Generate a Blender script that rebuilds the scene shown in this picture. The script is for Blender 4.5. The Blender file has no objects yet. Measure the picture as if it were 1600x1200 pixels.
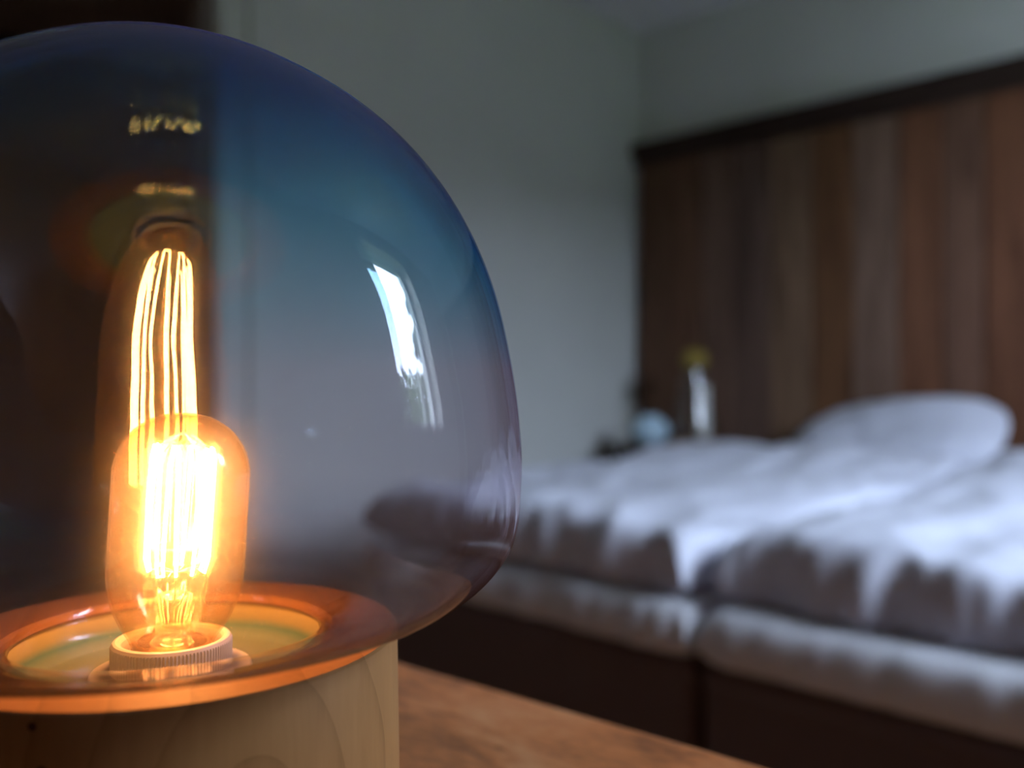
import bpy, bmesh, math, random
from mathutils import Vector, Matrix, noise

random.seed(7)
scene = bpy.context.scene
COL = scene.collection
PI = math.pi

# ------------------------------------------------------------------ camera
# room axes: X runs from the left wall to the window wall, Y towards the headboard wall, Z up
CAM_H = 0.90
cam_data = bpy.data.cameras.new('camera')
cam_data.sensor_width = 36.0
cam_data.lens = 36.0 * 1400.0 / 1600.0
cam_data.shift_y = -5.0 / 1600.0
cam_data.clip_start = 0.01
cam_data.dof.use_dof = True
cam_data.dof.focus_distance = 0.295
cam_data.dof.aperture_fstop = 4.6
cam = bpy.data.objects.new('camera', cam_data)
COL.objects.link(cam)
cam.location = (0, 0, CAM_H)
cam.rotation_euler = (math.radians(90), 0, math.radians(45))
scene.camera = cam

# ------------------------------------------------------------------ view, world, light
scene.view_settings.view_transform = 'Standard'
scene.view_settings.look = 'None'
scene.view_settings.exposure = 0.2
scene.view_settings.gamma = 1.0
scene.view_settings.use_curve_mapping = False
cy = scene.cycles
cy.use_denoising = True
try:
    cy.denoiser = 'OPENIMAGEDENOISE'
except Exception:
    pass
cy.use_light_tree = False
cy.max_bounces = 10
cy.diffuse_bounces = 4
cy.use_adaptive_sampling = True
cy.adaptive_threshold = 0.03
cy.glossy_bounces = 6
cy.transmission_bounces = 8
cy.transparent_max_bounces = 40
cy.sample_clamp_indirect = 150.0
cy.caustics_reflective = False
cy.caustics_refractive = False

SKY = (0.62, 0.765, 1.0)
SKY_STRENGTH = 40.0
world = bpy.data.worlds.new('overcast_sky')
scene.world = world
world.use_nodes = True
bgn = world.node_tree.nodes['Background']
bgn.inputs['Color'].default_value = (*SKY, 1)
bgn.inputs['Strength'].default_value = SKY_STRENGTH

# window opening in the wall on the right (sampling portal only, gives no light of its own)
WX, WY0, WY1, WZ0, WZ1 = 0.85, 1.32, 2.12, 1.02, 2.24
pl = bpy.data.lights.new('window_portal', 'AREA')
pl.shape = 'RECTANGLE'
pl.size = WZ1 - WZ0
pl.size_y = WY1 - WY0
pl.cycles.is_portal = True
po = bpy.data.objects.new('window_portal', pl)
COL.objects.link(po)
po.location = (WX + 0.02, (WY0 + WY1) / 2, (WZ0 + WZ1) / 2)
po.rotation_euler = (0, math.radians(90), 0)

FILAMENT = (1.0, 0.46, 0.14)
FILAMENT_STRENGTH = 155.0


# ------------------------------------------------------------------ node helpers
def new_mat(name):
    m = bpy.data.materials.new(name)
    m.use_nodes = True
    nt = m.node_tree
    nt.nodes.clear()
    out = nt.nodes.new('ShaderNodeOutputMaterial')
    return m, nt, out


def N(nt, kind, **kw):
    n = nt.nodes.new(kind)
    for k, v in kw.items():
        if hasattr(n, k) and not k[0].isupper():
            setattr(n, k, v)
        else:
            n.inputs[k].default_value = v
    return n


def L(nt, a, b):
    nt.links.new(a, b)


def rgba(c):
    return (c[0], c[1], c[2], 1)


def math_node(nt, op, a, b=None, clamp=False):
    n = nt.nodes.new('ShaderNodeMath')
    n.operation = op
    n.use_clamp = clamp
    for i, v in enumerate((a, b)):
        if v is None:
            continue
        if isinstance(v, (int, float)):
            n.inputs[i].default_value = v
        else:
            nt.links.new(v, n.inputs[i])
    return n.outputs[0]


def ramp(nt, fac, stops):
    r = nt.nodes.new('ShaderNodeValToRGB')
    e = r.color_ramp.elements
    while len(e) < len(stops):
        e.new(0.5)
    for k, (p, c) in enumerate(stops):
        e[k].position = p
        e[k].color = rgba(c)
    nt.links.new(fac, r.inputs['Fac'])
    return r.outputs['Color']


def coords(nt, kind='Object', scale=(1, 1, 1), rot=(0, 0, 0)):
    tc = nt.nodes.new('ShaderNodeTexCoord')
    mp = nt.nodes.new('ShaderNodeMapping')
    mp.inputs['Scale'].default_value = scale
    mp.inputs['Rotation'].default_value = rot
    nt.links.new(tc.outputs[kind], mp.inputs['Vector'])
    return mp.outputs['Vector']


def noise_tex(nt, vec, scale, detail=4, rough=0.55, dist=0.0):
    n = nt.nodes.new('ShaderNodeTexNoise')
    n.inputs['Scale'].default_value = scale
    n.inputs['Detail'].default_value = detail
    n.inputs['Roughness'].default_value = rough
    n.inputs['Distortion'].default_value = dist
    nt.links.new(vec, n.inputs['Vector'])
    return n.outputs['Fac']


def add_bump(nt, bsdf, height, strength=0.3, dist=0.002):
    b = nt.nodes.new('ShaderNodeBump')
    b.inputs['Strength'].default_value = strength
    b.inputs['Distance'].default_value = dist
    nt.links.new(height, b.inputs['Height'])
    nt.links.new(b.outputs['Normal'], bsdf.inputs['Normal'])


def plain(name, col, rough=0.6, metal=0.0, var=0.12, scale=20.0, bump=0.0, stretch=(1, 1, 1), sheen=0.0):
    m, nt, out = new_mat(name)
    p = N(nt, 'ShaderNodeBsdfPrincipled')
    p.inputs['Roughness'].default_value = rough
    p.inputs['Metallic'].default_value = metal
    if sheen:
        p.inputs['Sheen Weight'].default_value = sheen
    v = coords(nt, 'Object', stretch)
    f = noise_tex(nt, v, scale)
    c = ramp(nt, f, [(0.25, tuple(x * (1 - var) for x in col)), (0.75, tuple(min(1, x * (1 + var)) for x in col))])
    L(nt, c, p.inputs['Base Color'])
    if bump:
        add_bump(nt, p, f, bump)
    L(nt, p.outputs[0], out.inputs['Surface'])
    return m


def wood_mat(name, dark, mid, light, stretch=(1, 1, 1), scale=6.0, rough=0.55, use_obj_color=False, bump=0.25, ring=0.0):
    m, nt, out = new_mat(name)
    p = N(nt, 'ShaderNodeBsdfPrincipled')
    p.inputs['Roughness'].default_value = rough
    p.inputs['Specular IOR Level'].default_value = 0.22
    tc = nt.nodes.new('ShaderNodeTexCoord')
    oi = nt.nodes.new('ShaderNodeObjectInfo')
    off = nt.nodes.new('ShaderNodeVectorMath')
    off.operation = 'ADD'
    sc_ = nt.nodes.new('ShaderNodeVectorMath')
    sc_.operation = 'SCALE'
    comb = nt.nodes.new('ShaderNodeCombineXYZ')
    for k in range(3):
        L(nt, oi.outputs['Random'], comb.inputs[k])
    L(nt, comb.outputs[0], sc_.inputs[0])
    sc_.inputs['Scale'].default_value = 37.0
    L(nt, tc.outputs['Object'], off.inputs[0])
    L(nt, sc_.outputs[0], off.inputs[1])
    mp = nt.nodes.new('ShaderNodeMapping')
    mp.inputs['Scale'].default_value = stretch
    L(nt, off.outputs[0], mp.inputs['Vector'])
    v = mp.outputs['Vector']
    f1 = noise_tex(nt, v, scale, 6, 0.62, 0.6)
    f2 = noise_tex(nt, v, scale * 7, 4, 0.6, 0.2)
    mixf = math_node(nt, 'ADD', math_node(nt, 'MULTIPLY', f1, 0.72), math_node(nt, 'MULTIPLY', f2, 0.28))
    if ring:
        w = nt.nodes.new('ShaderNodeTexWave')
        w.wave_type = 'RINGS'
        w.inputs['Scale'].default_value = ring
        w.inputs['Distortion'].default_value = 3.0
        w.inputs['Detail'].default_value = 2.0
        L(nt, v, w.inputs['Vector'])
        mixf = math_node(nt, 'ADD', math_node(nt, 'MULTIPLY', mixf, 0.7), math_node(nt, 'MULTIPLY', w.outputs['Fac'], 0.3))
    c = ramp(nt, mixf, [(0.33, dark), (0.5, mid), (0.68, light)])
    if use_obj_color:
        mx = nt.nodes.new('ShaderNodeMix')
        mx.data_type = 'RGBA'
        mx.blend_type = 'MULTIPLY'
        mx.inputs['Factor'].default_value = 1.0
        L(nt, c, mx.inputs['A'])
        L(nt, oi.outputs['Color'], mx.inputs['B'])
        c = mx.outputs['Result']
    L(nt, c, p.inputs['Base Color'])
    add_bump(nt, p, mixf, bump, 0.004)
    L(nt, p.outputs[0], out.inputs['Surface'])
    return m


def glass_mat(name, tint_stops=None, z0=0.0, z1=1.0, tint=(1, 1, 1), path=0.7, rough=0.0,
              halo=0.0, halo_rough=0.6, halo_ior=1.25, film=0.0, film_col=(1, 1, 1), refl=1.0, speck=False, crown=0.0):
    """Thin glass wall: Schlick reflection, Beer-Lambert tint growing with the slanted path, a little dust on it."""
    m, nt, out = new_mat(name)
    geo = nt.nodes.new('ShaderNodeNewGeometry')
    dt = nt.nodes.new('ShaderNodeVectorMath')
    dt.operation = 'DOT_PRODUCT'
    L(nt, geo.outputs['Normal'], dt.inputs[0])
    L(nt, geo.outputs['Incoming'], dt.inputs[1])
    c = math_node(nt, 'ABSOLUTE', dt.outputs['Value'])
    inv = math_node(nt, 'SUBTRACT', 1.0, c, True)
    p5 = math_node(nt, 'POWER', inv, 5.0)
    fr = math_node(nt, 'ADD', math_node(nt, 'MULTIPLY', p5, 0.55 * refl), 0.042 * refl, True)
    # slant path inside the glass: 1/cos of the refracted angle stays finite, thin wall factor
    slant = math_node(nt, 'POWER', math_node(nt, 'DIVIDE', 1.0, math_node(nt, 'ADD', c, 0.10)), 1.2)
    expo = math_node(nt, 'ADD', math_node(nt, 'MULTIPLY', slant, path), 1 - path)
    if tint_stops:
        tc = nt.nodes.new('ShaderNodeTexCoord')
        sx = nt.nodes.new('ShaderNodeSeparateXYZ')
        L(nt, tc.outputs['Object'], sx.inputs[0])
        mr = nt.nodes.new('ShaderNodeMapRange')
        mr.inputs['From Min'].default_value = z0
        mr.inputs['From Max'].default_value = z1
        L(nt, sx.outputs['Z'], mr.inputs['Value'])
        col = ramp(nt, mr.outputs['Result'], tint_stops)
    else:
        r = nt.nodes.new('ShaderNodeRGB')
        r.outputs[0].default_value = rgba(tint)
        col = r.outputs[0]
    sp = nt.nodes.new('ShaderNodeSeparateColor')
    L(nt, col, sp.inputs[0])
    cb = nt.nodes.new('ShaderNodeCombineColor')
    for k in range(3):
        L(nt, math_node(nt, 'POWER', sp.outputs[k], expo), cb.inputs[k])
    tr = nt.nodes.new('ShaderNodeBsdfTransparent')
    L(nt, cb.outputs[0], tr.inputs['Color'])
    gl = nt.nodes.new('ShaderNodeBsdfGlossy')
    gl.inputs['Roughness'].default_value = rough
    gl.inputs['Color'].default_value = (1, 1, 1, 1)
    mx = nt.nodes.new('ShaderNodeMixShader')
    L(nt, fr, mx.inputs[0])
    L(nt, tr.outputs[0], mx.inputs[1])
    L(nt, gl.outputs[0], mx.inputs[2])
    sh = mx.outputs[0]
    if halo:  # rough forward lobe added to imitate the glow around the bulb
        rf = nt.nodes.new('ShaderNodeBsdfRefraction')
        rf.inputs['Roughness'].default_value = halo_rough
        rf.inputs['IOR'].default_value = halo_ior
        L(nt, cb.outputs[0], rf.inputs['Color'])
        m2 = nt.nodes.new('ShaderNodeMixShader')
        m2.inputs[0].default_value = halo
        L(nt, sh, m2.inputs[1])
        L(nt, rf.outputs[0], m2.inputs[2])
        sh = m2.outputs[0]
    if film:
        df = nt.nodes.new('ShaderNodeBsdfDiffuse')
        tl = nt.nodes.new('ShaderNodeBsdfTranslucent')
        df.inputs['Color'].default_value = rgba(film_col)
        tl.inputs['Color'].default_value = rgba(film_col)
        md = nt.nodes.new('ShaderNodeMixShader')
        md.inputs[0].default_value = 0.5
        L(nt, df.outputs[0], md.inputs[1])
        L(nt, tl.outputs[0], md.inputs[2])
        m3 = nt.nodes.new('ShaderNodeMixShader')
        v = coords(nt, 'Object')
        f = noise_tex(nt, v, 45.0, 4, 0.65)
        amt = math_node(nt, 'MULTIPLY', math_node(nt, 'ADD', f, 0.5), film)
        if speck:
            vo = nt.nodes.new('ShaderNodeTexVoronoi')
            vo.inputs['Scale'].default_value = 260.0
            L(nt, v, vo.inputs['Vector'])
            s = math_node(nt, 'LESS_THAN', vo.outputs['Distance'], 0.09)
            amt = math_node(nt, 'ADD', amt, math_node(nt, 'MULTIPLY', s, 0.12))
        L(nt, amt, m3.inputs[0])
        L(nt, sh, m3.inputs[1])
        L(nt, md.outputs[0], m3.inputs[2])
        sh = m3.outputs[0]
    if crown:
        # indigo scatter colour painted in for light refracted through the thick crown
        tl = nt.nodes.new('ShaderNodeBsdfTranslucent')
        df = nt.nodes.new('ShaderNodeBsdfDiffuse')
        mr3 = nt.nodes.new('ShaderNodeMapRange')
        mr3.inputs['From Min'].default_value = 0.268
        mr3.inputs['From Max'].default_value = 0.303
        L(nt, sx.outputs['Z'], mr3.inputs['Value'])
        ccol = ramp(nt, mr3.outputs['Result'], [(0.0, (0.05, 0.20, 0.52)), (0.45, (0.06, 0.18, 0.55)), (0.75, (0.10, 0.12, 0.55))])
        L(nt, ccol, tl.inputs['Color'])
        L(nt, ccol, df.inputs['Color'])
        md = nt.nodes.new('ShaderNodeMixShader')
        L(nt, tl.outputs[0], md.inputs[1])
        L(nt, df.outputs[0], md.inputs[2])
        m4 = nt.nodes.new('ShaderNodeMixShader')
        mr2 = nt.nodes.new('ShaderNodeMapRange')
        mr2.interpolation_type = 'SMOOTHSTEP'
        mr2.inputs['From Min'].default_value = 0.264
        mr2.inputs['From Max'].default_value = 0.282
        L(nt, sx.outputs['Z'], mr2.inputs['Value'])
        L(nt, math_node(nt, 'MULTIPLY', math_node(nt, 'MULTIPLY', mr2.outputs['Result'], crown), slant, True), m4.inputs[0])
        L(nt, sh, m4.inputs[1])
        L(nt, md.outputs[0], m4.inputs[2])
        sh = m4.outputs[0]
    L(nt, sh, out.inputs['Surface'])
    return m


# ------------------------------------------------------------------ object helpers
def link(name, mesh, mat=None, parent=None, loc=(0, 0, 0), rot=(0, 0, 0), smooth=None):
    o = bpy.data.objects.new(name, mesh)
    COL.objects.link(o)
    o.location = loc
    o.rotation_euler = rot
    if parent is not None:
        o.parent = parent
    if mat is not None and len(mesh.materials) == 0:
        mesh.materials.append(mat)
    if smooth:
        for p in mesh.polygons:
            p.use_smooth = True
    return o


def tag(o, label=None, cat=None, group=None, kind=None):
    if label:
        o['label'] = label
    if cat:
        o['category'] = cat
    if group:
        o['group'] = group
    if kind:
        o['kind'] = kind
    return o


def empty(name, loc=(0, 0, 0), rz=0.0):
    e = bpy.data.objects.new(name, None)
    e.empty_display_size = 0.05
    COL.objects.link(e)
    e.location = loc
    e.rotation_euler = (0, 0, rz)
    return e


def bm_mesh(bm, name='mesh'):
    me = bpy.data.meshes.new(name)
    bm.normal_update()
    bm.to_mesh(me)
    bm.free()
    return me


def box_into(bm, x0, x1, y0, y1, z0, z1):
    vs = [bm.verts.new((x, y, z)) for z in (z0, z1) for y in (y0, y1) for x in (x0, x1)]
    for f in ((0, 2, 3, 1), (4, 5, 7, 6), (0, 1, 5, 4), (2, 6, 7, 3), (0, 4, 6, 2), (1, 3, 7, 5)):
        bm.faces.new([vs[i] for i in f])


def box_mesh(x0, x1, y0, y1, z0, z1, bevel=0.0, seg=2, name='mesh'):
    bm = bmesh.new()
    box_into(bm, x0, x1, y0, y1, z0, z1)
    if bevel:
        bmesh.ops.bevel(bm, geom=bm.edges[:], offset=bevel, segments=seg, profile=0.5, affect='EDGES')
    return bm_mesh(bm, name)


def lathe_mesh(profile, seg=96, closed=False, ribs=None, name='mesh'):
    """profile: list of (r, z); r == 0 at an end closes it with a pole."""
    verts, faces, rows = [], [], []
    for i, (r, z) in enumerate(profile):
        if r < 1e-6:
            rows.append([len(verts)])
            verts.append((0, 0, z))
        else:
            row = []
            for k in range(seg):
                a = 2 * PI * k / seg
                rr = r
                if ribs and i in ribs[0]:
                    rr = r + (ribs[1] if k % 4 < 2 else -ribs[1])
                row.append(len(verts))
                verts.append((rr * math.cos(a), rr * math.sin(a), z))
            rows.append(row)
    n = len(rows)
    for i in range(n if closed else n - 1):
        A, B = rows[i], rows[(i + 1) % n]
        if len(A) == 1 and len(B) == 1:
            continue
        for k in range(seg):
            k2 = (k + 1) % seg
            if len(A) == 1:
                faces.append((A[0], B[k2], B[k]))
            elif len(B) == 1:
                faces.append((A[k], A[k2], B[0]))
            else:
                faces.append((A[k], A[k2], B[k2], B[k]))
    me = bpy.data.meshes.new(name)
    me.from_pydata(verts, [], faces)
    me.update()
    bm = bmesh.new()
    bm.from_mesh(me)
    bmesh.ops.recalc_face_normals(bm, faces=bm.faces[:])
    bm.to_mesh(me)
    bm.free()
    return me


def catmull(pts, n=8):
    out = []
    P = [pts[0]] + list(pts) + [pts[-1]]
    for i in range(1, len(P) - 2):
        p0, p1, p2, p3 = (Vector(q) for q in P[i - 1:i + 3])
        for k in range(n):
            t = k / n
            out.append(0.5 * ((2 * p1) + (p2 - p0) * t + (2 * p0 - 5 * p1 + 4 * p2 - p3) * t * t + (3 * p1 - p0 - 3 * p2 + p3) * t ** 3))
    out.append(Vector(pts[-1]))
    return out


def tube_into(bm, pts, r, sides=6, cap=True):
    pts = [Vector(p) for p in pts]
    rings = []
    up = Vector((0.13, 0.21, 0.97)).normalized()
    prev = None
    for i, p in enumerate(pts):
        d = (pts[min(i + 1, len(pts) - 1)] - pts[max(i - 1, 0)]).normalized()
        a = up if prev is None else prev
        u = (a - d * a.dot(d))
        if u.length < 1e-4:
            u = Vector((1, 0, 0)) - d * d.x
        u.normalize()
        prev = u
        w = d.cross(u)
        rr = r[i] if isinstance(r, (list, tuple)) else r
        rings.append([bm.verts.new(p + (u * math.cos(2 * PI * k / sides) + w * math.sin(2 * PI * k / sides)) * rr) for k in range(sides)])
    for A, B in zip(rings, rings[1:]):
        for k in range(sides):
            bm.faces.new((A[k], A[(k + 1) % sides], B[(k + 1) % sides], B[k]))
    if cap:
        bm.faces.new(rings[0][::-1])
        bm.faces.new(rings[-1])


def tube_mesh(pts, r, sides=6, name='mesh'):
    bm = bmesh.new()
    tube_into(bm, pts, r, sides)
    return bm_mesh(bm, name)


# ------------------------------------------------------------------ materials
M = {}
M['wall'] = plain('painted_wall', (0.64, 0.63, 0.605), 0.85, var=0.03, scale=3.0)
M['ceiling'] = plain('painted_ceiling', (0.80, 0.77, 0.80), 0.9, var=0.02, scale=3.0)
M['floor'] = wood_mat('floor_boards', (0.30, 0.14, 0.07), (0.40, 0.19, 0.095), (0.48, 0.24, 0.12), (14, 1.2, 1), 2.0, 0.5)
M['trim'] = plain('trim_paint', (0.62, 0.62, 0.58), 0.5, var=0.03)
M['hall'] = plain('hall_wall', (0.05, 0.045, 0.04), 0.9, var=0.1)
M['plank'] = wood_mat('reclaimed_planks', (0.40, 0.36, 0.34), (0.80, 0.78, 0.76), (1.15, 1.12, 1.10), (9, 9, 0.8), 2.2, 0.7, True, 0.5)
M['rail'] = wood_mat('dark_rail', (0.022, 0.012, 0.009), (0.04, 0.022, 0.016), (0.06, 0.035, 0.025), (0.8, 9, 9), 2.5, 0.7)
M['birch'] = None
M['table'] = wood_mat('table_wood', (0.26, 0.10, 0.045), (0.70, 0.255, 0.09), (0.84, 0.40, 0.18), (1.0, 2.0, 2.0), 11.0, 0.42, False, 0.35)
M['linen'] = plain('white_linen', (0.61, 0.61, 0.70), 0.9, var=0.03, scale=160.0, bump=0.12, sheen=0.1)
M['sheet'] = plain('white_sheet', (0.68, 0.67, 0.71), 0.9, var=0.03, scale=140.0, bump=0.1)
M['upholstery'] = plain('brown_upholstery', (0.135, 0.088, 0.080), 0.92, var=0.12, scale=220.0, bump=0.15)
M['seam'] = plain('brown_piping', (0.17, 0.12, 0.11), 0.9, var=0.1, scale=200.0)
M['black'] = plain('black_plastic', (0.012, 0.011, 0.011), 0.5)
M['night'] = wood_mat('nightstand_wood', (0.02, 0.012, 0.008), (0.04, 0.024, 0.015), (0.06, 0.036, 0.022), (1, 8, 8), 3.0, 0.5)
M['tray'] = wood_mat('light_wood', (0.32, 0.17, 0.07), (0.42, 0.24, 0.10), (0.5, 0.3, 0.14), (1, 6, 6), 6.0, 0.5)
M['porcelain'] = plain('porcelain', (0.66, 0.62, 0.60), 0.38, var=0.03, scale=60.0)
M['brass'] = plain('brass_thread', (0.6, 0.38, 0.16), 0.3, 1.0)
M['wire'] = plain('nickel_wire', (0.75, 0.62, 0.45), 0.25, 1.0)
M['cap'] = plain('yellow_cap', (0.30, 0.20, 0.03), 0.5)
M['glint'] = plain('glint_white', (0.9, 0.88, 0.9), 0.6, var=0.03)  # near-white that paints the window's highlight on the carafe
M['blue'] = plain('pale_blue_glaze', (0.50, 0.66, 0.78), 0.35, var=0.05)
M['clear'] = glass_mat('clear_glass', tint=(0.93, 0.93, 0.92), path=0.6)
M['dish'] = None
m, nt, out = new_mat('green_glaze')
p = N(nt, 'ShaderNodeBsdfPrincipled')
p.inputs['Roughness'].default_value = 0.16
tc = nt.nodes.new('ShaderNodeTexCoord')
sx = nt.nodes.new('ShaderNodeSeparateXYZ')
L(nt, tc.outputs['Object'], sx.inputs[0])
mr = nt.nodes.new('ShaderNodeMapRange')
mr.inputs['From Min'].default_value = 0.0842
mr.inputs['From Max'].default_value = 0.0990
wob = math_node(nt, 'ADD', sx.outputs['Z'], math_node(nt, 'MULTIPLY', noise_tex(nt, coords(nt, 'Object'), 60.0), 0.0012))
L(nt, wob, mr.inputs['Value'])
cc = ramp(nt, mr.outputs['Result'], [(0.0, (0.20, 0.27, 0.23)), (0.14, (0.19, 0.26, 0.22)), (0.30, (0.08, 0.17, 0.14)), (0.48, (0.24, 0.21, 0.11)), (1.0, (0.40, 0.28, 0.12))])
L(nt, cc, p.inputs['Base Color'])
L(nt, p.outputs[0], out.inputs['Surface'])
M['dish'] = m
M['pane'] = glass_mat('window_pane', tint=(0.99, 0.99, 0.985), path=0.2)
M['grass'] = plain('grass', (0.10, 0.13, 0.05), 0.95, var=0.3, scale=2.0)
M['leaf'] = plain('leaves', (0.055, 0.085, 0.03), 0.7, var=0.4, scale=1.5)
M['conifer'] = plain('conifer_needles', (0.03, 0.05, 0.026), 0.8, var=0.4, scale=1.5)
M['bark'] = plain('bark', (0.09, 0.07, 0.05), 0.95, var=0.3, scale=9.0, bump=0.5)


def birch():
    m, nt, out = new_mat('pale_birch')
    p = N(nt, 'ShaderNodeBsdfPrincipled')
    p.inputs['Roughness'].default_value = 0.6
    p.inputs['Specular IOR Level'].default_value = 0.15
    # growth rings of a turned block: sheared cylinders cut by the lathe give cathedral arches
    mp0 = nt.nodes.new('ShaderNodeMapping')
    mp0.inputs['Rotation'].default_value = (0, 0, math.radians(24.0))
    tc0 = nt.nodes.new('ShaderNodeTexCoord')
    L(nt, tc0.outputs['Object'], mp0.inputs['Vector'])
    mp = nt.nodes.new('ShaderNodeMapping')
    mp.inputs['Location'].default_value = (0.0, -0.020, -0.036)
    mp.inputs['Scale'].default_value = (0.25, 1.0, 0.62)
    L(nt, mp0.outputs[0], mp.inputs['Vector'])
    w = nt.nodes.new('ShaderNodeTexWave')
    w.wave_type = 'RINGS'
    w.rings_direction = 'X'
    w.wave_profile = 'SAW'
    w.inputs['Scale'].default_value = 21.0
    w.inputs['Distortion'].default_value = 0.7
    w.inputs['Detail'].default_value = 0.5
    w.inputs['Detail Scale'].default_value = 2.0
    L(nt, mp.outputs[0], w.inputs['Vector'])
    f = noise_tex(nt, coords(nt, 'Object', (1, 1, 0.12)), 260.0, 4, 0.6)
    ring = math_node(nt, 'POWER', w.outputs['Fac'], 5.0)
    mixf = math_node(nt, 'ADD', math_node(nt, 'MULTIPLY', ring, 0.30), math_node(nt, 'MULTIPLY', f, 0.5))
    c = ramp(nt, mixf, [(0.15, (0.52, 0.255, 0.092)), (0.42, (0.45, 0.215, 0.075)), (0.85, (0.26, 0.115, 0.036))])
    vo = nt.nodes.new('ShaderNodeTexVoronoi')
    vo.inputs['Scale'].default_value = 21.0
    L(nt, coords(nt, 'Object', (1, 1, 1.0)), vo.inputs['Vector'])
    kn = math_node(nt, 'LESS_THAN', vo.outputs['Distance'], 0.035)
    mx = nt.nodes.new('ShaderNodeMix')
    mx.data_type = 'RGBA'
    L(nt, kn, mx.inputs['Factor'])
    L(nt, c, mx.inputs['A'])
    mx.inputs['B'].default_value = (0.10, 0.045, 0.02, 1)
    L(nt, mx.outputs['Result'], p.inputs['Base Color'])
    L(nt, p.outputs[0], out.inputs['Surface'])
    return m


M['birch'] = birch()

# globe tint per surface (a sight line crosses four): blue crown fading to a clear lilac-grey belly
M['globe'] = glass_mat('ombre_glass',
                       [(0.0, (0.68, 0.65, 0.67)), (0.14, (0.75, 0.73, 0.76)), (0.28, (0.92, 0.905, 0.935)), (0.50, (0.92, 0.92, 0.965)),
                        (0.66, (0.66, 0.88, 0.97)), (0.85, (0.42, 0.76, 0.935)), (1.0, (0.24, 0.40, 0.74))],
                       0.08, 0.30, path=0.9, halo=0.030, halo_rough=0.72, halo_ior=1.15, crown=0.05, film=0.004,
                       film_col=(1.0, 0.70, 0.48))  # amber film: glow of the bulb is helped along by its colour
M['globe_inner'] = glass_mat('globe_inner_face', tint=(0.99, 0.99, 0.995), path=0.1, halo=0.014, halo_rough=0.72, halo_ior=1.15)
M['bulb'] = glass_mat('amber_bulb_glass', tint=(0.97, 0.89, 0.78), path=0.35, halo=0.03, halo_rough=0.62,
                      halo_ior=1.12, film=0.007, film_col=(1.0, 0.66, 0.42), speck=True)
M['stem'] = glass_mat('stem_glass', tint=(0.95, 0.88, 0.75), path=0.5, refl=2.2, film=0.05, film_col=(1, 0.8, 0.5))

m, nt, out = new_mat('glowing_filament')
em = nt.nodes.new('ShaderNodeEmission')
em.inputs['Color'].default_value = rgba(FILAMENT)
em.inputs['Strength'].default_value = FILAMENT_STRENGTH
L(nt, em.outputs[0], out.inputs['Surface'])
M['filament'] = m

# ------------------------------------------------------------------ room shell
XL, XR, YB, YH, ZC = -2.50, 0.85, -2.6, 3.352, 2.50
T = 0.25


def structure(name, mesh, mat):
    o = link(name, mesh, mat)
    o['kind'] = 'structure'
    return o


structure('floor', box_mesh(-5.2, XR + T, YB - T, YH + T, -0.12, 0.0), M['floor'])
structure('ceiling', box_mesh(-5.2, XR + T, YB - T, YH + T, ZC, ZC + 0.12), M['ceiling'])
structure('wall_headboard', box_mesh(XL - T, XR + T, YH, YH + T, 0, ZC), M['wall'])
structure('wall_behind', box_mesh(XL - T, XR + T, YB - T, YB, 0, ZC), M['wall'])
# left wall with the doorway
DY0, DY1, DZ = 0.33, 1.275, 2.12
bm = bmesh.new()
box_into(bm, XL - 0.14, XL, DY1, YH, 0, ZC)
box_into(bm, XL - 0.14, XL, YB, DY0, 0, ZC)
box_into(bm, XL - 0.14, XL, DY0, DY1, DZ, ZC)
structure('wall_left', bm_mesh(bm), M['wall'])
# window wall
bm = bmesh.new()
box_into(bm, XR, XR + T, YB, WY0, 0, ZC)
box_into(bm, XR, XR + T, WY1, YH, 0, ZC)
box_into(bm, XR, XR + T, WY0, WY1, 0, WZ0)
box_into(bm, XR, XR + T, WY0, WY1, WZ1, ZC)
structure('wall_window', bm_mesh(bm), M['wall'])
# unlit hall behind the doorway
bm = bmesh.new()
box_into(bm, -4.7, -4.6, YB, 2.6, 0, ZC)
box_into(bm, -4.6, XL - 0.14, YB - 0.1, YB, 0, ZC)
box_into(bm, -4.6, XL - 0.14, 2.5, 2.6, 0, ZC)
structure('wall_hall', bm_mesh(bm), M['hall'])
# door casing: jamb lining and stepped architrave
bm = bmesh.new()
for (y0, y1) in ((DY1 - 0.02, DY1), (DY0, DY0 + 0.02)):
    box_into(bm, XL - 0.14, XL + 0.004, y0, y1, 0, DZ)
box_into(bm, XL - 0.14, XL + 0.004, DY0, DY1, DZ - 0.02, DZ)
for s, yb in ((1, DY1 - 0.008), (-1, DY0 + 0.008)):
    a, b = sorted((yb, yb + s * 0.125))
    box_into(bm, XL + 0.0005, XL + 0.016, a, b, 0, DZ + 0.115)
    a, b = sorted((yb + s * 0.085, yb + s * 0.125))
    box_into(bm, XL + 0.0162, XL + 0.030, a, b, 0, DZ + 0.115)
box_into(bm, XL + 0.0005, XL + 0.015, DY0, DY1, DZ - 0.008, DZ + 0.115)
structure('trim_1', bm_mesh(bm), M['trim'])
structure('baseboard_left', box_mesh(XL + 0.001, XL + 0.016, DY1 + 0.125, YH - 0.002, 0.001, 0.11, 0.003, 1), M['trim'])
structure('baseboard_window', box_mesh(XR - 0.016, XR - 0.001, YB + 0.02, YH - 0.02, 0.001, 0.11, 0.003, 1), M['trim'])
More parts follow.
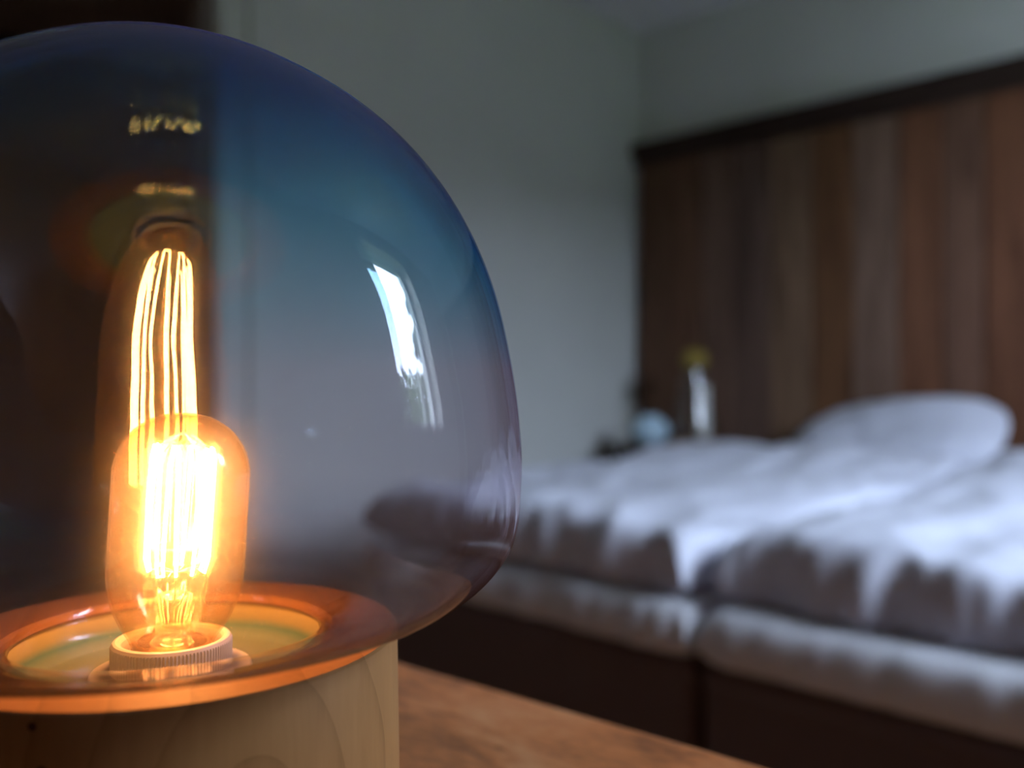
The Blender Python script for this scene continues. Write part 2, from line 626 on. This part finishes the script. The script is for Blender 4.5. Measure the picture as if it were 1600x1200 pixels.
# window: frame with one mullion bar, glass, sill board
wroot = empty('window_1', (WX + 0.19, (WY0 + WY1) / 2, WZ0))
tag(wroot, 'white framed window beside the bed', None, None, 'structure')
hy, hz = (WY1 - WY0) / 2, WZ1 - WZ0
bm = bmesh.new()
fw = 0.055
box_into(bm, -0.03, 0.03, -hy + 0.001, -hy + fw, 0.001, hz - 0.001)
box_into(bm, -0.03, 0.03, hy - fw, hy - 0.001, 0.001, hz - 0.001)
box_into(bm, -0.03, 0.03, -hy + fw, hy - fw, 0.001, fw)
box_into(bm, -0.03, 0.03, -hy + fw, hy - fw, hz - fw, hz - 0.001)
link('window_frame', bm_mesh(bm), M['trim'], wroot)
link('pane', box_mesh(-0.004, 0.004, -hy + fw, hy - fw, fw, hz - fw), M['pane'], wroot)
link('window_sill', box_mesh(-0.215, -0.035, -hy + 0.001, hy - 0.001, 0.001, 0.022, 0.004, 1), M['trim'], wroot)

# ------------------------------------------------------------------ outdoors, seen only as a reflection in the globe
structure('ground', box_mesh(XR + T, 40, -25, 40, -0.5, -0.35), M['grass'])


def leaf_cloud(name, mat, parent, fn, n, size, seed):
    rnd = random.Random(seed)
    verts, faces = [], []
    for _ in range(n):
        c = Vector(fn(rnd))
        d = Vector((rnd.gauss(0, 1), rnd.gauss(0, 1), rnd.gauss(0, 1))).normalized()
        e = d.orthogonal().normalized()
        s = size * rnd.uniform(0.6, 1.4)
        k = len(verts)
        verts += [c - e * s * .5, c + d.cross(e) * s * .3, c + e * s * .5, c - d.cross(e) * s * .3 + d * s * .1]
        faces.append((k, k + 1, k + 2, k + 3))
    me = bpy.data.meshes.new(name)
    me.from_pydata([tuple(v) for v in verts], [], faces)
    o = link(name, me, mat, parent)
    o['kind'] = 'stuff'
    return o


hd = empty('hedge', (9.4, 8.0, -0.35))
tag(hd, 'tall clipped green hedge outside the window', 'hedge')


def hedge_fn(r):
    y = r.uniform(-12, 12)
    top = 3.6 + 0.35 * noise.noise((y * 0.8, 3.1, 0)) + 0.25 * noise.noise((y * 3, 1, 0))
    z = top * (1 - r.random() ** 2.2)
    return (r.uniform(-0.6, 0.6) * (1 if z < top - .3 else .6), y, z)


leaf_cloud('foliage', M['leaf'], hd, hedge_fn, 9000, 0.22, 3)
link('hedge_core', box_mesh(-0.45, 0.45, -12, 12, 0, 3.35, 0.2, 2), M['leaf'], hd)
tr = empty('conifer_tree', (5.6, 10.9, -0.35))
tag(tr, 'tall dark conifer outside the window', 'tree')


def con_fn(r):
    t = r.random() ** 0.7
    z = 1.0 + 10.5 * (1 - t)
    tier = 0.75 + 0.35 * math.sin(z * 5.0)
    rad = (0.25 + 2.1 * t) * tier * math.sqrt(r.random())
    a = r.uniform(0, 2 * PI)
    return (rad * math.cos(a), rad * math.sin(a), z - rad * 0.25)


leaf_cloud('foliage', M['conifer'], tr, con_fn, 9000, 0.34, 5)
link('trunk', tube_mesh([(0, 0, 0), (0.03, 0, 4), (0, 0.03, 8), (0, 0, 11.3)], [0.22, 0.17, 0.09, 0.03], 10), M['bark'], tr)

bt = empty('garden_tree', (4.9, 6.4, -0.35))
tag(bt, 'small round leafy tree outside the window', 'tree')


def round_fn(r):
    d = Vector((r.gauss(0, 1), r.gauss(0, 1), r.gauss(0, 1))).normalized() * (r.random() ** 0.4)
    k = 1 + 0.25 * noise.noise(d * 3)
    return (1.15 * d.x * k, 1.15 * d.y * k, 2.25 + 1.0 * d.z * k)


leaf_cloud('foliage', M['leaf'], bt, round_fn, 3200, 0.17, 8)
link('trunk', tube_mesh([(0, 0, 0), (0.03, 0.02, 0.8), (0, 0.05, 1.6), (0.04, 0, 2.5)], [0.09, 0.075, 0.06, 0.03], 10), M['bark'], bt)

# ------------------------------------------------------------------ headboard
HB_Y = 3.29
hb = empty('headboard', (-0.80, HB_Y, 0))
tag(hb, 'tall headboard of vertical reclaimed brown planks with dark top rail', 'headboard')
edges = [-2.468, -2.30, -2.135, -1.975, -1.815, -1.632, -1.472, -1.302, -1.15, -1.015, -0.87, -0.71, -0.55, -0.39, -0.22, -0.06, 0.11, 0.27, 0.43, 0.60, 0.78]
cols = [(.150, .100, .068), (.150, .095, .064), (.165, .122, .100), (.145, .112, .098), (.215, .165, .118), (.165, .098, .052),
        (.205, .160, .130), (.185, .102, .062), (.170, .112, .082), (.165, .088, .052), (.19, .12, .08), (.15, .10, .07),
        (.18, .12, .085), (.2, .13, .09), (.16, .11, .08), (.18, .10, .06), (.2, .15, .12), (.15, .1, .07), (.18, .12, .08), (.17, .11, .07)]
HB_TOP = 1.915
for i in range(len(edges) - 1):
    w = edges[i + 1] - edges[i] - 0.006
    dz = random.uniform(-0.004, 0.004)
    me = box_mesh(-w / 2, w / 2, -0.012 + dz, 0.03, 0.25, HB_TOP, 0.003, 1)
    o = link('plank', me, M['plank'], hb, ((edges[i] + edges[i + 1]) / 2 + 0.80, 0, 0))
    o.color = (cols[i][0] * 1.16, cols[i][1] * 0.88, cols[i][2] * 0.76, 1)
link('backing_board', box_mesh(edges[0] + 0.8, edges[-1] + 0.8, 0.031, 0.058, 0.2, HB_TOP, 0.0), M['rail'], hb)
bm = bmesh.new()
box_into(bm, edges[0] - 0.02 + 0.8, edges[-1] + 0.02 + 0.8, -0.045, 0.058, HB_TOP + 0.001, HB_TOP + 0.052)
box_into(bm, edges[0] - 0.008 + 0.8, edges[-1] + 0.008 + 0.8, -0.03, -0.0165, HB_TOP - 0.05, HB_TOP + 0.0)
link('top_rail', bm_mesh(bm), M['rail'], hb)


# ------------------------------------------------------------------ beds
def slab_mesh(x0, x1, y0, y1, zb, zt, px, py, wrinkle, nx=90, ny=140, edge_wave=0.0, seed=0.0, bottom=0.35, extra=None, zexp=0.42):
    """rounded fabric slab: top and bottom grids that meet at a soft rounded rim"""
    cx, cy_, hx, hy = (x0 + x1) / 2, (y0 + y1) / 2, (x1 - x0) / 2, (y1 - y0) / 2
    H = zt - zb
    zm = zb + H * bottom
    verts, faces = [], []
    idx = {}

    def pt(i, j, top):
        u = math.sin((i / nx - 0.5) * PI)
        v = math.sin((j / ny - 0.5) * PI)
        s = max(0.0, (1 - abs(u) ** px) * (1 - abs(v) ** py)) ** zexp
        x, y = cx + hx * u, cy_ + hy * v
        if top:
            z = zm + (zt - zm) * s
        else:
            z = zm - (zm - zb) * min(1, s * 1.3)
        e = max(abs(u) ** 6, abs(v) ** 10)
        if edge_wave:
            # gathered folds along the rim, running down the face
            w = noise.noise((x * 11 + seed, 0.35 * z * 10, seed)) + 0.6 * noise.noise((x * 27 + seed, z * 4, 2.0 + seed))
            y += -edge_wave * w * abs(v) ** 10 * (1 if v < 0 else 0.3)
            w2 = noise.noise((y * 9 + seed, z * 4, 4.0 + seed))
            x += edge_wave * w2 * abs(u) ** 8
        if top:
            n1 = noise.noise((x * 2.6 + seed, y * 2.0, seed)) * 1.0
            n2 = abs(noise.noise((x * 6.0 + seed, y * 3.2 + x * 2, seed + 5)))
            n3 = noise.noise((x * 17 + seed, y * 11, seed + 9))
            z += wrinkle * (n1 * 0.9 - n2 * 0.9 + n3 * 0.22) * min(1, s * 1.2)
            if extra:
                z += extra(x, y) * s
        return (x, y, z)

    for top in (True, False):
        for j in range(ny + 1):
            for i in range(nx + 1):
                rim = i in (0, nx) or j in (0, ny)
                if rim and (i, j) in idx:
                    idx[(i, j, top)] = idx[(i, j)]
                    continue
                idx[(i, j, top)] = len(verts)
                if rim:
                    idx[(i, j)] = len(verts)
                verts.append(pt(i, j, top))
        for j in range(ny):
            for i in range(nx):
                q = [idx[(i, j, top)], idx[(i + 1, j, top)], idx[(i + 1, j + 1, top)], idx[(i, j + 1, top)]]
                faces.append(q if top else q[::-1])
    me = bpy.data.meshes.new('fabric')
    me.from_pydata(verts, [], faces)
    for p in me.polygons:
        p.use_smooth = True
    return me


BED_Y0, BED_Y1 = 1.262, 3.27
BEDS = (('left', -1.735, -0.842), ('right', -0.822, 0.07))
LAB = {
    'left': dict(base='dark brown upholstered box spring farther from the camera, below the left duvet',
                 mattress='white mattress on the box spring nearer the nightstand, mostly under a duvet',
                 duvet='crumpled white duvet on the bed nearer the nightstand',
                 pillow='plump white pillow propped on the headboard, the whole one in view'),
    'right': dict(base='dark brown upholstered box spring at the right edge of the picture',
                  mattress='white mattress with gathered puffy edge at the lower right of the picture',
                  duvet='thick white duvet with rolled foot end in the right foreground bed',
                  pillow='white pillow cut off by the right edge of the picture')}
for side, x0, x1 in BEDS:
    cx = (x0 + x1) / 2
    b = empty('box_spring', (cx, (BED_Y0 + BED_Y1) / 2, 0))
    tag(b, LAB[side]['base'], 'bed', 'box springs of the double bed')
    hx, hy = (x1 - x0) / 2, (BED_Y1 - BED_Y0) / 2
    me = box_mesh(-hx, hx, -hy, hy, 0.06, 0.435, 0.022, 4)
    link('box_body', me, M['upholstery'], b, smooth=True)
    bm = bmesh.new()
    r = 0.006
    ring = []
    for (sx, sy) in ((-1, -1), (1, -1), (1, 1), (-1, 1)):
        ring.append((sx * (hx - 0.004), sy * (hy - 0.004), 0.405))
    tube_into(bm, ring + [ring[0]], r, 6)
    link('piping', bm_mesh(bm), M['seam'], b)
    for sx in (-1, 1):
        for sy in (-1, 1):
            link('leg', lathe_mesh([(0, 0), (0.024, 0), (0.03, 0.062), (0, 0.062)], 16), M['black'], b, (sx * (hx - 0.08), sy * (hy - 0.08), 0))
    me = slab_mesh(x0 - 0.004, x1 + 0.004, BED_Y0 - 0.014, BED_Y1, 0.437, 0.528, 40, 60, 0.0, 90, 120, 0.012, 3.0 + cx, 0.35, zexp=0.5)
    o = link('mattress', me, M['sheet'])
    tag(o, LAB[side]['mattress'], 'mattress', 'mattresses of the double bed')

def left_extra(x, y):
    return 0.045 * max(0.0, min(1.0, (y - 1.7) / 0.8)) + 0.02 * math.exp(-((x + 1.25) / 0.3) ** 2) - 0.01 * math.exp(-((y - 2.2) / 0.25) ** 2)


def right_extra(x, y):
    return 0.03 * max(0.0, min(1.0, (y - 1.7) / 0.8)) + 0.012 * math.exp(-((x + 0.6) / 0.16) ** 2) + 0.075 * max(0, min(1, (y - 2.35) / 0.5)) * math.exp(-((x + 0.55) / 0.3) ** 2)


me = slab_mesh(-1.79, -0.862, 1.285, 2.79, 0.531, 0.642, 26, 40, 0.034, 130, 200, 0.016, 11.0, 0.30, left_extra)
o = link('duvet', me, M['linen'])
tag(o, LAB['left']['duvet'], 'duvet', 'white duvets on the bed')
me = slab_mesh(-0.822, 0.12, 1.31, 2.74, 0.531, 0.650, 26, 40, 0.030, 130, 200, 0.026, 23.5, 0.30, right_extra)
o = link('duvet', me, M['linen'])
tag(o, LAB['right']['duvet'], 'duvet', 'white duvets on the bed')


def pillow_mesh(w, d, h, seed):
    nx, ny = 60, 44
    verts, faces, idx = [], [], {}
    for top in (1, -1):
        for j in range(ny + 1):
            for i in range(nx + 1):
                rim = i in (0, nx) or j in (0, ny)
                if rim and (i, j) in idx:
                    idx[(i, j, top)] = idx[(i, j)]
                    continue
                u, v = math.sin((i / nx - .5) * PI), math.sin((j / ny - .5) * PI)
                pin_x = 1 - 0.10 * abs(v) ** 2.5
                pin_y = 1 - 0.32 * abs(u) ** 3
                s = ((1 - abs(u) ** 3) * (1 - abs(v) ** 3)) ** 0.58
                x, y = u * w / 2 * pin_x, v * d / 2 * pin_y
                n = 0.02 * noise.noise((x * 5 + seed, y * 6, top + seed)) + 0.008 * noise.noise((x * 14, y * 9 + seed, top))
                idx[(i, j, top)] = len(verts)
                if rim:
                    idx[(i, j)] = len(verts)
                verts.append((x, y, top * h / 2 * s + n * s))
        for j in range(ny):
            for i in range(nx):
                q = [idx[(i, j, top)], idx[(i + 1, j, top)], idx[(i + 1, j + 1, top)], idx[(i, j + 1, top)]]
                faces.append(q if top > 0 else q[::-1])
    me = bpy.data.meshes.new('pillow')
    me.from_pydata(verts, [], faces)
    for p in me.polygons:
        p.use_smooth = True
    return me


def place_pillow(mesh, x, rot, label):
    o = link('pillow', mesh, M['linen'], None, (x, 0, 0), rot)
    mw = o.rotation_euler.to_matrix()
    co = [mw @ v.co for v in mesh.vertices]
    o.location = (x, 3.262 - max(c.y for c in co), 0.531 - min(c.z for c in co))
    tag(o, label, 'pillow', 'pillows at the headboard')


place_pillow(pillow_mesh(0.72, 0.46, 0.20, 1.0), -1.24, (math.radians(29), math.radians(-7), math.radians(2)), LAB['left']['pillow'])
place_pillow(pillow_mesh(0.72, 0.46, 0.20, 4.0), -0.41, (math.radians(24), math.radians(-2), math.radians(-2)), LAB['right']['pillow'])

# ------------------------------------------------------------------ nightstand and the things on it
NZ = 0.642
ns = empty('nightstand', (-2.06, 3.06, 0))
tag(ns, 'dark wooden nightstand in the corner behind the bed', 'nightstand')
hx, hy = 0.235, 0.195
bm = bmesh.new()
box_into(bm, -hx, hx, -hy + 0.02, hy, 0.16, NZ - 0.03)
link('body', bm_mesh(bm), M['night'], ns)
link('top', box_mesh(-hx - 0.01, hx + 0.01, -hy, hy + 0.005, NZ - 0.029, NZ, 0.004, 2), M['night'], ns)
for z0, z1 in ((0.18, 0.38), (0.395, 0.60)):
    d = link('drawer', box_mesh(-hx + 0.015, hx - 0.015, -hy, -hy + 0.019, z0, z1, 0.003, 1), M['night'], ns)
    link('knob', lathe_mesh([(0, 0), (0.008, 0), (0.008, 0.012), (0.014, 0.018), (0.012, 0.026), (0, 0.028)], 16), M['brass'], d,
         (0, -hy, (z0 + z1) / 2), (math.radians(90), 0, 0))
for sx in (-1, 1):
    for sy in (-1, 1):
        link('leg', box_mesh(-0.018, 0.018, -0.018, 0.018, 0, 0.16, 0.003, 1), M['night'], ns, (sx * (hx - 0.02), sy * (hy - 0.04), 0))

cv = empty('glass_carafe', (-2.035, 3.075, NZ + 0.0005))
tag(cv, 'cone-shaped clear glass carafe with yellow stopper on a wooden stand', 'carafe')
link('stand', lathe_mesh([(0, 0), (0.102, 0), (0.105, 0.004), (0.105, 0.014), (0.1, 0.018), (0, 0.018)], 48), M['tray'], cv, smooth=False)
prof = [(0.0, 0.0195), (0.088, 0.0195), (0.096, 0.026), (0.097, 0.04), (0.080, 0.13), (0.062, 0.21), (0.050, 0.27), (0.046, 0.30), (0.046, 0.315),
        (0.043, 0.315), (0.043, 0.30), (0.047, 0.27), (0.059, 0.21), (0.077, 0.13), (0.093, 0.045), (0.09, 0.03), (0.0, 0.0235)]
link('glass_body', lathe_mesh(prof, 48), M['clear'], cv, smooth=True)
link('stopper', lathe_mesh([(0, 0.295), (0.040, 0.295), (0.042, 0.317), (0.05, 0.318), (0.052, 0.345), (0.046, 0.372), (0.02, 0.384), (0, 0.385)], 32), M['cap'], cv, smooth=True)
link('window_glint', lathe_mesh([(0, 0.0245), (0.026, 0.0245), (0.027, 0.03), (0.025, 0.235), (0.022, 0.24), (0, 0.241)], 32), M['glint'], cv, (0.03, 0.016, 0), smooth=True)  # added solid core standing in for the window's highlight on the glass
prof = [(0, 0), (0.035, 0), (0.04, 0.004), (0.062, 0.02), (0.075, 0.048), (0.074, 0.07), (0.06, 0.094), (0.04, 0.106), (0.034, 0.112), (0.036, 0.118),
        (0.030, 0.118), (0.029, 0.110), (0.05, 0.09), (0.064, 0.07), (0.062, 0.04), (0.0, 0.012)]
o = link('round_pot', lathe_mesh(prof, 48), M['blue'], None, (-2.165, 2.955, NZ + 0.0005), smooth=True)
tag(o, 'small round pale blue pot on the nightstand', 'pot')

# ------------------------------------------------------------------ table under the lamp
TZ = CAM_H - 0.186
ang = math.atan2(0.0263, 0.2642)
tb = empty('side_table', (0, 0, 0), ang)
# far edge runs through (-0.479, 0.3676) in the room
ex = Vector((math.cos(ang), math.sin(ang), 0))
ey = Vector((-math.sin(ang), math.cos(ang), 0))
corner = Vector((-0.490, 0.3665, 0))
mid = corner + ex * 0.56 - ey * 0.33
tb.location = (mid.x, mid.y, 0)
tag(tb, 'reddish brown rustic wooden table the lamp stands on', 'table')
link('table_top', box_mesh(-0.56, 0.56, -0.33, 0.33, TZ - 0.035, TZ, 0.004, 3), M['table'], tb)
for sx in (-1, 1):
    for sy in (-1, 1):
        link('leg', box_mesh(-0.028, 0.028, -0.028, 0.028, 0, TZ - 0.036, 0.004, 1), M['table'], tb, (sx * 0.49, sy * 0.26, 0))
for sy in (-1, 1):
    link('apron', box_mesh(-0.46, 0.46, -0.011, 0.011, TZ - 0.125, TZ - 0.036, 0.002, 1), M['table'], tb, (0, sy * 0.26, 0))
for sx in (-1, 1):
    link('apron', box_mesh(-0.011, 0.011, -0.23, 0.23, TZ - 0.125, TZ - 0.036, 0.002, 1), M['table'], tb, (sx * 0.49, 0, 0))

# ------------------------------------------------------------------ the lamp
LX, LY = -0.3023, 0.1361
lamp = empty('table_lamp', (LX, LY, TZ))
tag(lamp, 'table lamp with blue mushroom glass globe, pale wooden base and lit bulb', 'lamp')
ZB = 0.0994            # top of the wooden base above the table
RB, RH = 0.0772, 0.0538
FLOOR = ZB - 0.0155    # floor of the recess
prof = [(0, 0), (0.0777, 0), (0.0787, 0.0012), (RB, ZB - 0.0008), (RB - 0.0008, ZB), (RH + 0.0006, ZB), (RH, ZB - 0.0008), (RH, FLOOR), (0, FLOOR)]
me = lathe_mesh(prof, 192)
o = link('wooden_base', me, M['birch'], lamp)
bm = bmesh.new()
bm.from_mesh(me)
for f in bm.faces:
    f.smooth = abs(f.normal.z) < 0.3
bm.to_mesh(me)
bm.free()

# glazed green dish lining the recess
prof = [(0, FLOOR + 0.0002), (0.046, FLOOR + 0.0002), (0.0520, FLOOR + 0.003), (0.0530, FLOOR + 0.008), (0.0533, ZB - 0.0040), (0.0527, ZB - 0.0038), (0.0522, FLOOR + 0.008),
        (0.0508, FLOOR + 0.0042), (0.0455, FLOOR + 0.0016), (0.040, FLOOR + 0.0011), (0, FLOOR + 0.0009)]
dish = link('green_dish', lathe_mesh([(max(0, p.x), p.y) for p in catmull([(a, b, 0) for a, b in prof], 3)], 128), M['dish'], lamp, smooth=True)
dish['label'] = 'pale green glazed dish around the socket'

# globe: silhouette measured in the photo (radius, height relative to the camera)
pts = [(0.0, 0.117), (0.0185, 0.1151), (0.0363, 0.1098), (0.0531, 0.102), (0.0689, 0.0921), (0.0832, 0.0797), (0.0952, 0.0649), (0.1048, 0.0481),
       (0.1119, 0.0297), (0.1166, 0.0099), (0.1198, -0.0112), (0.1208, -0.034), (0.1171, -0.0577), (0.1002, -0.0741), (0.0754, -0.0803),
       (0.0630, -0.0832), (0.0560, -0.0858), (0.0534, -0.0872), (0.0528, -0.0880), (0.0526, -0.0888)]
o3 = [(p.x, p.y + 0.186) for p in catmull([(a, b, 0) for a, b in pts], 7)]
o3[0] = (0.0, o3[0][1])
inner = []
for i, (r, z) in enumerate(o3):
    a = o3[max(i - 1, 0)]
    b = o3[min(i + 1, len(o3) - 1)]
    d = Vector((b[0] - a[0], b[1] - a[1])).normalized()
    n = Vector((d.y, -d.x))       # towards the axis / downwards
    th = 0.0030
    inner.append((max(0.0, r + n.x * th), z + n.y * th))
inner[0] = (0.0, o3[0][1] - 0.0034)
prof = o3 + [(inner[-1][0] + 0.0015, o3[-1][1] - 0.0012)] + inner[::-1]
me = lathe_mesh(prof, 256)
globe = link('glass_globe', me, M['globe'], lamp, smooth=True)
me.materials.append(M['globe_inner'])
no = len(o3)
for f in me.polygons:
    cz = f.center.z
    if f.normal.dot(Vector((f.center.x, f.center.y, f.center.z - 0.19))) < 0:
        f.material_index = 1
globe['label'] = 'ombre glass globe, blue at the crown and clear below'

# porcelain socket with a ribbed collar
RIM = CAM_H - 0.0885 - TZ
sock = link('socket', lathe_mesh([(0, FLOOR + 0.0013), (0.0262, FLOOR + 0.0013), (0.0266, FLOOR + 0.002), (0.0262, FLOOR + 0.0030), (0, FLOOR + 0.0030)], 96), M['porcelain'], lamp, smooth=False)
ribs_prof = [(0.0160, FLOOR + 0.0031), (0.0188, FLOOR + 0.0031), (0.0196, FLOOR + 0.0036), (0.0197, RIM - 0.0017), (0.0196, RIM - 0.0012), (0.0190, RIM - 0.0003), (0.0182, RIM),
             (0.0170, RIM - 0.0003), (0.0163, RIM - 0.0012), (0.0160, RIM - 0.003)]
link('ribbed_collar', lathe_mesh(ribs_prof, 416, closed=True, ribs=((2, 3), 0.00022)), M['porcelain'], sock)

# bulb: leans a little in its socket
bulb_len = 0.0785
bulb_z = RIM - 0.0010
prof = [(0.0, bulb_len)]
R = 0.0226
zc = bulb_len - 0.0215
for k in range(1, 13):
    a = PI / 2 * (1 - k / 12)
    prof.append((R * math.cos(a) ** 0.92, zc + 0.0215 * math.sin(a)))
prof += [(R, zc - 0.015), (R, 0.026), (0.0224, 0.021), (0.0213, 0.0150), (0.0194, 0.0095), (0.0168, 0.0045), (0.0145, 0.0010), (0.0132, -0.0020), (0.0128, -0.0045)]
bp = [(max(0.0, p.x), p.y) for p in catmull([(a, b, 0) for a, b in prof], 4)]
bp[0] = (0.0, bulb_len)
bi = []
for i, (r, z) in enumerate(bp):
    a = bp[max(i - 1, 0)]
    b = bp[min(i + 1, len(bp) - 1)]
    d = Vector((b[0] - a[0], b[1] - a[1])).normalized()
    bi.append((max(0.0, r + d.y * 0.0007), z - d.x * 0.0007))
bi[0] = (0.0, bulb_len - 0.0007)
# lean towards image right (room direction +X +Y)
lean = math.radians(3.4)
axis = Vector((-0.7071, 0.7071, 0))
bulb = link('bulb', lathe_mesh(bp + bi[::-1], 128), M['bulb'], lamp, (0, 0, bulb_z), smooth=True)
bulb.rotation_mode = 'QUATERNION'
from mathutils import Quaternion
bulb.rotation_quaternion = Quaternion(axis, lean)
bulb['label'] = 'lit tubular amber filament bulb'
# screw cap below the glass
thread = [(0, -0.006), (0.0131, -0.006), (0.0131, -0.0012), (0.0126, 0.0)]
link('screw_cap', lathe_mesh([(0, -0.0085), (0.0126, -0.0085), (0.0136, -0.0075), (0.0131, -0.0062), (0.0137, -0.005), (0.0133, -0.0035), (0.0133, -0.0015), (0, -0.0015)], 48), M['brass'], bulb, smooth=True)

# stem: flared glass mount with a pinch and a central rod
sp = [(0.0, -0.0012), (0.0108, -0.0010), (0.0104, 0.0008), (0.0070, 0.0025), (0.0058, 0.0060), (0.0056, 0.0100), (0.0062, 0.0125), (0.0066, 0.0142), (0.0050, 0.0160),
      (0.0026, 0.0168), (0.0014, 0.0185), (0.0012, 0.0400), (0.0013, 0.0655), (0.0022, 0.0670), (0.0022, 0.0682), (0.0, 0.0690)]
link('stem', lathe_mesh([(p.x if p.x > 0 else 0, p.y) for p in catmull([(a, b, 0) for a, b in sp], 3)], 40), M['stem'], bulb, smooth=True)

# caged filament: one wire zigzagging up and down around the stem
ZF0, ZF1, RF = 0.0245, 0.0660, 0.0102
NS = 18
path = []
rnd = random.Random(4)
for k in range(NS):
    a0 = 2 * PI * (k + 0.34) / (NS + 1.0)
    a1 = 2 * PI * (k + 0.66) / (NS + 1.0)
    up = k % 2 == 0
    za, zb = (ZF0, ZF1) if up else (ZF1, ZF0)
    za += rnd.uniform(-0.0012, 0.0012)
    zb += rnd.uniform(-0.0012, 0.0012)
    for t in (0.0, 0.08, 0.5, 0.92, 1.0):
        a = a0 + (a1 - a0) * t
        z = za + (zb - za) * t
        rr = RF * (0.93 if t in (0.0, 1.0) else 1.0) * (1.0 + 0.05 * math.sin(PI * t)) * rnd.uniform(0.97, 1.03)
        path.append((rr * math.cos(a), rr * math.sin(a), z))
fil = link('filament', tube_mesh(path, 0.00052, 5), M['filament'], bulb, smooth=True)
# support hooks and lead wires
for tier, zt, n in ((0, 0.0675, 9), (1, 0.0235, 9)):
    for k in range(n):
        a = 2 * PI * (2 * k + (1.85 if tier == 0 else 0.9)) / (NS + 1.0)
        z = ZF1 + 0.0006 if tier == 0 else ZF0 - 0.0006
        pts_ = [(0.001 * math.cos(a), 0.001 * math.sin(a), zt), (RF * 0.6 * math.cos(a), RF * 0.6 * math.sin(a), (zt + z) / 2 + 0.001), (RF * 0.96 * math.cos(a), RF * 0.96 * math.sin(a), z)]
        link('support_wire', tube_mesh(pts_, 0.00013, 4), M['wire'], bulb)
for s in (0, NS - 1):
    e = path[0] if s == 0 else path[-1]
    a = math.atan2(e[1], e[0])
    link('lead_wire', tube_mesh([e, (e[0] * 0.85, e[1] * 0.85, ZF0 - 0.003), (0.006 * math.cos(a), 0.006 * math.sin(a), 0.0165), (0.003 * math.cos(a), 0.003 * math.sin(a), 0.0125)], 0.00022, 5), M['wire'], bulb)
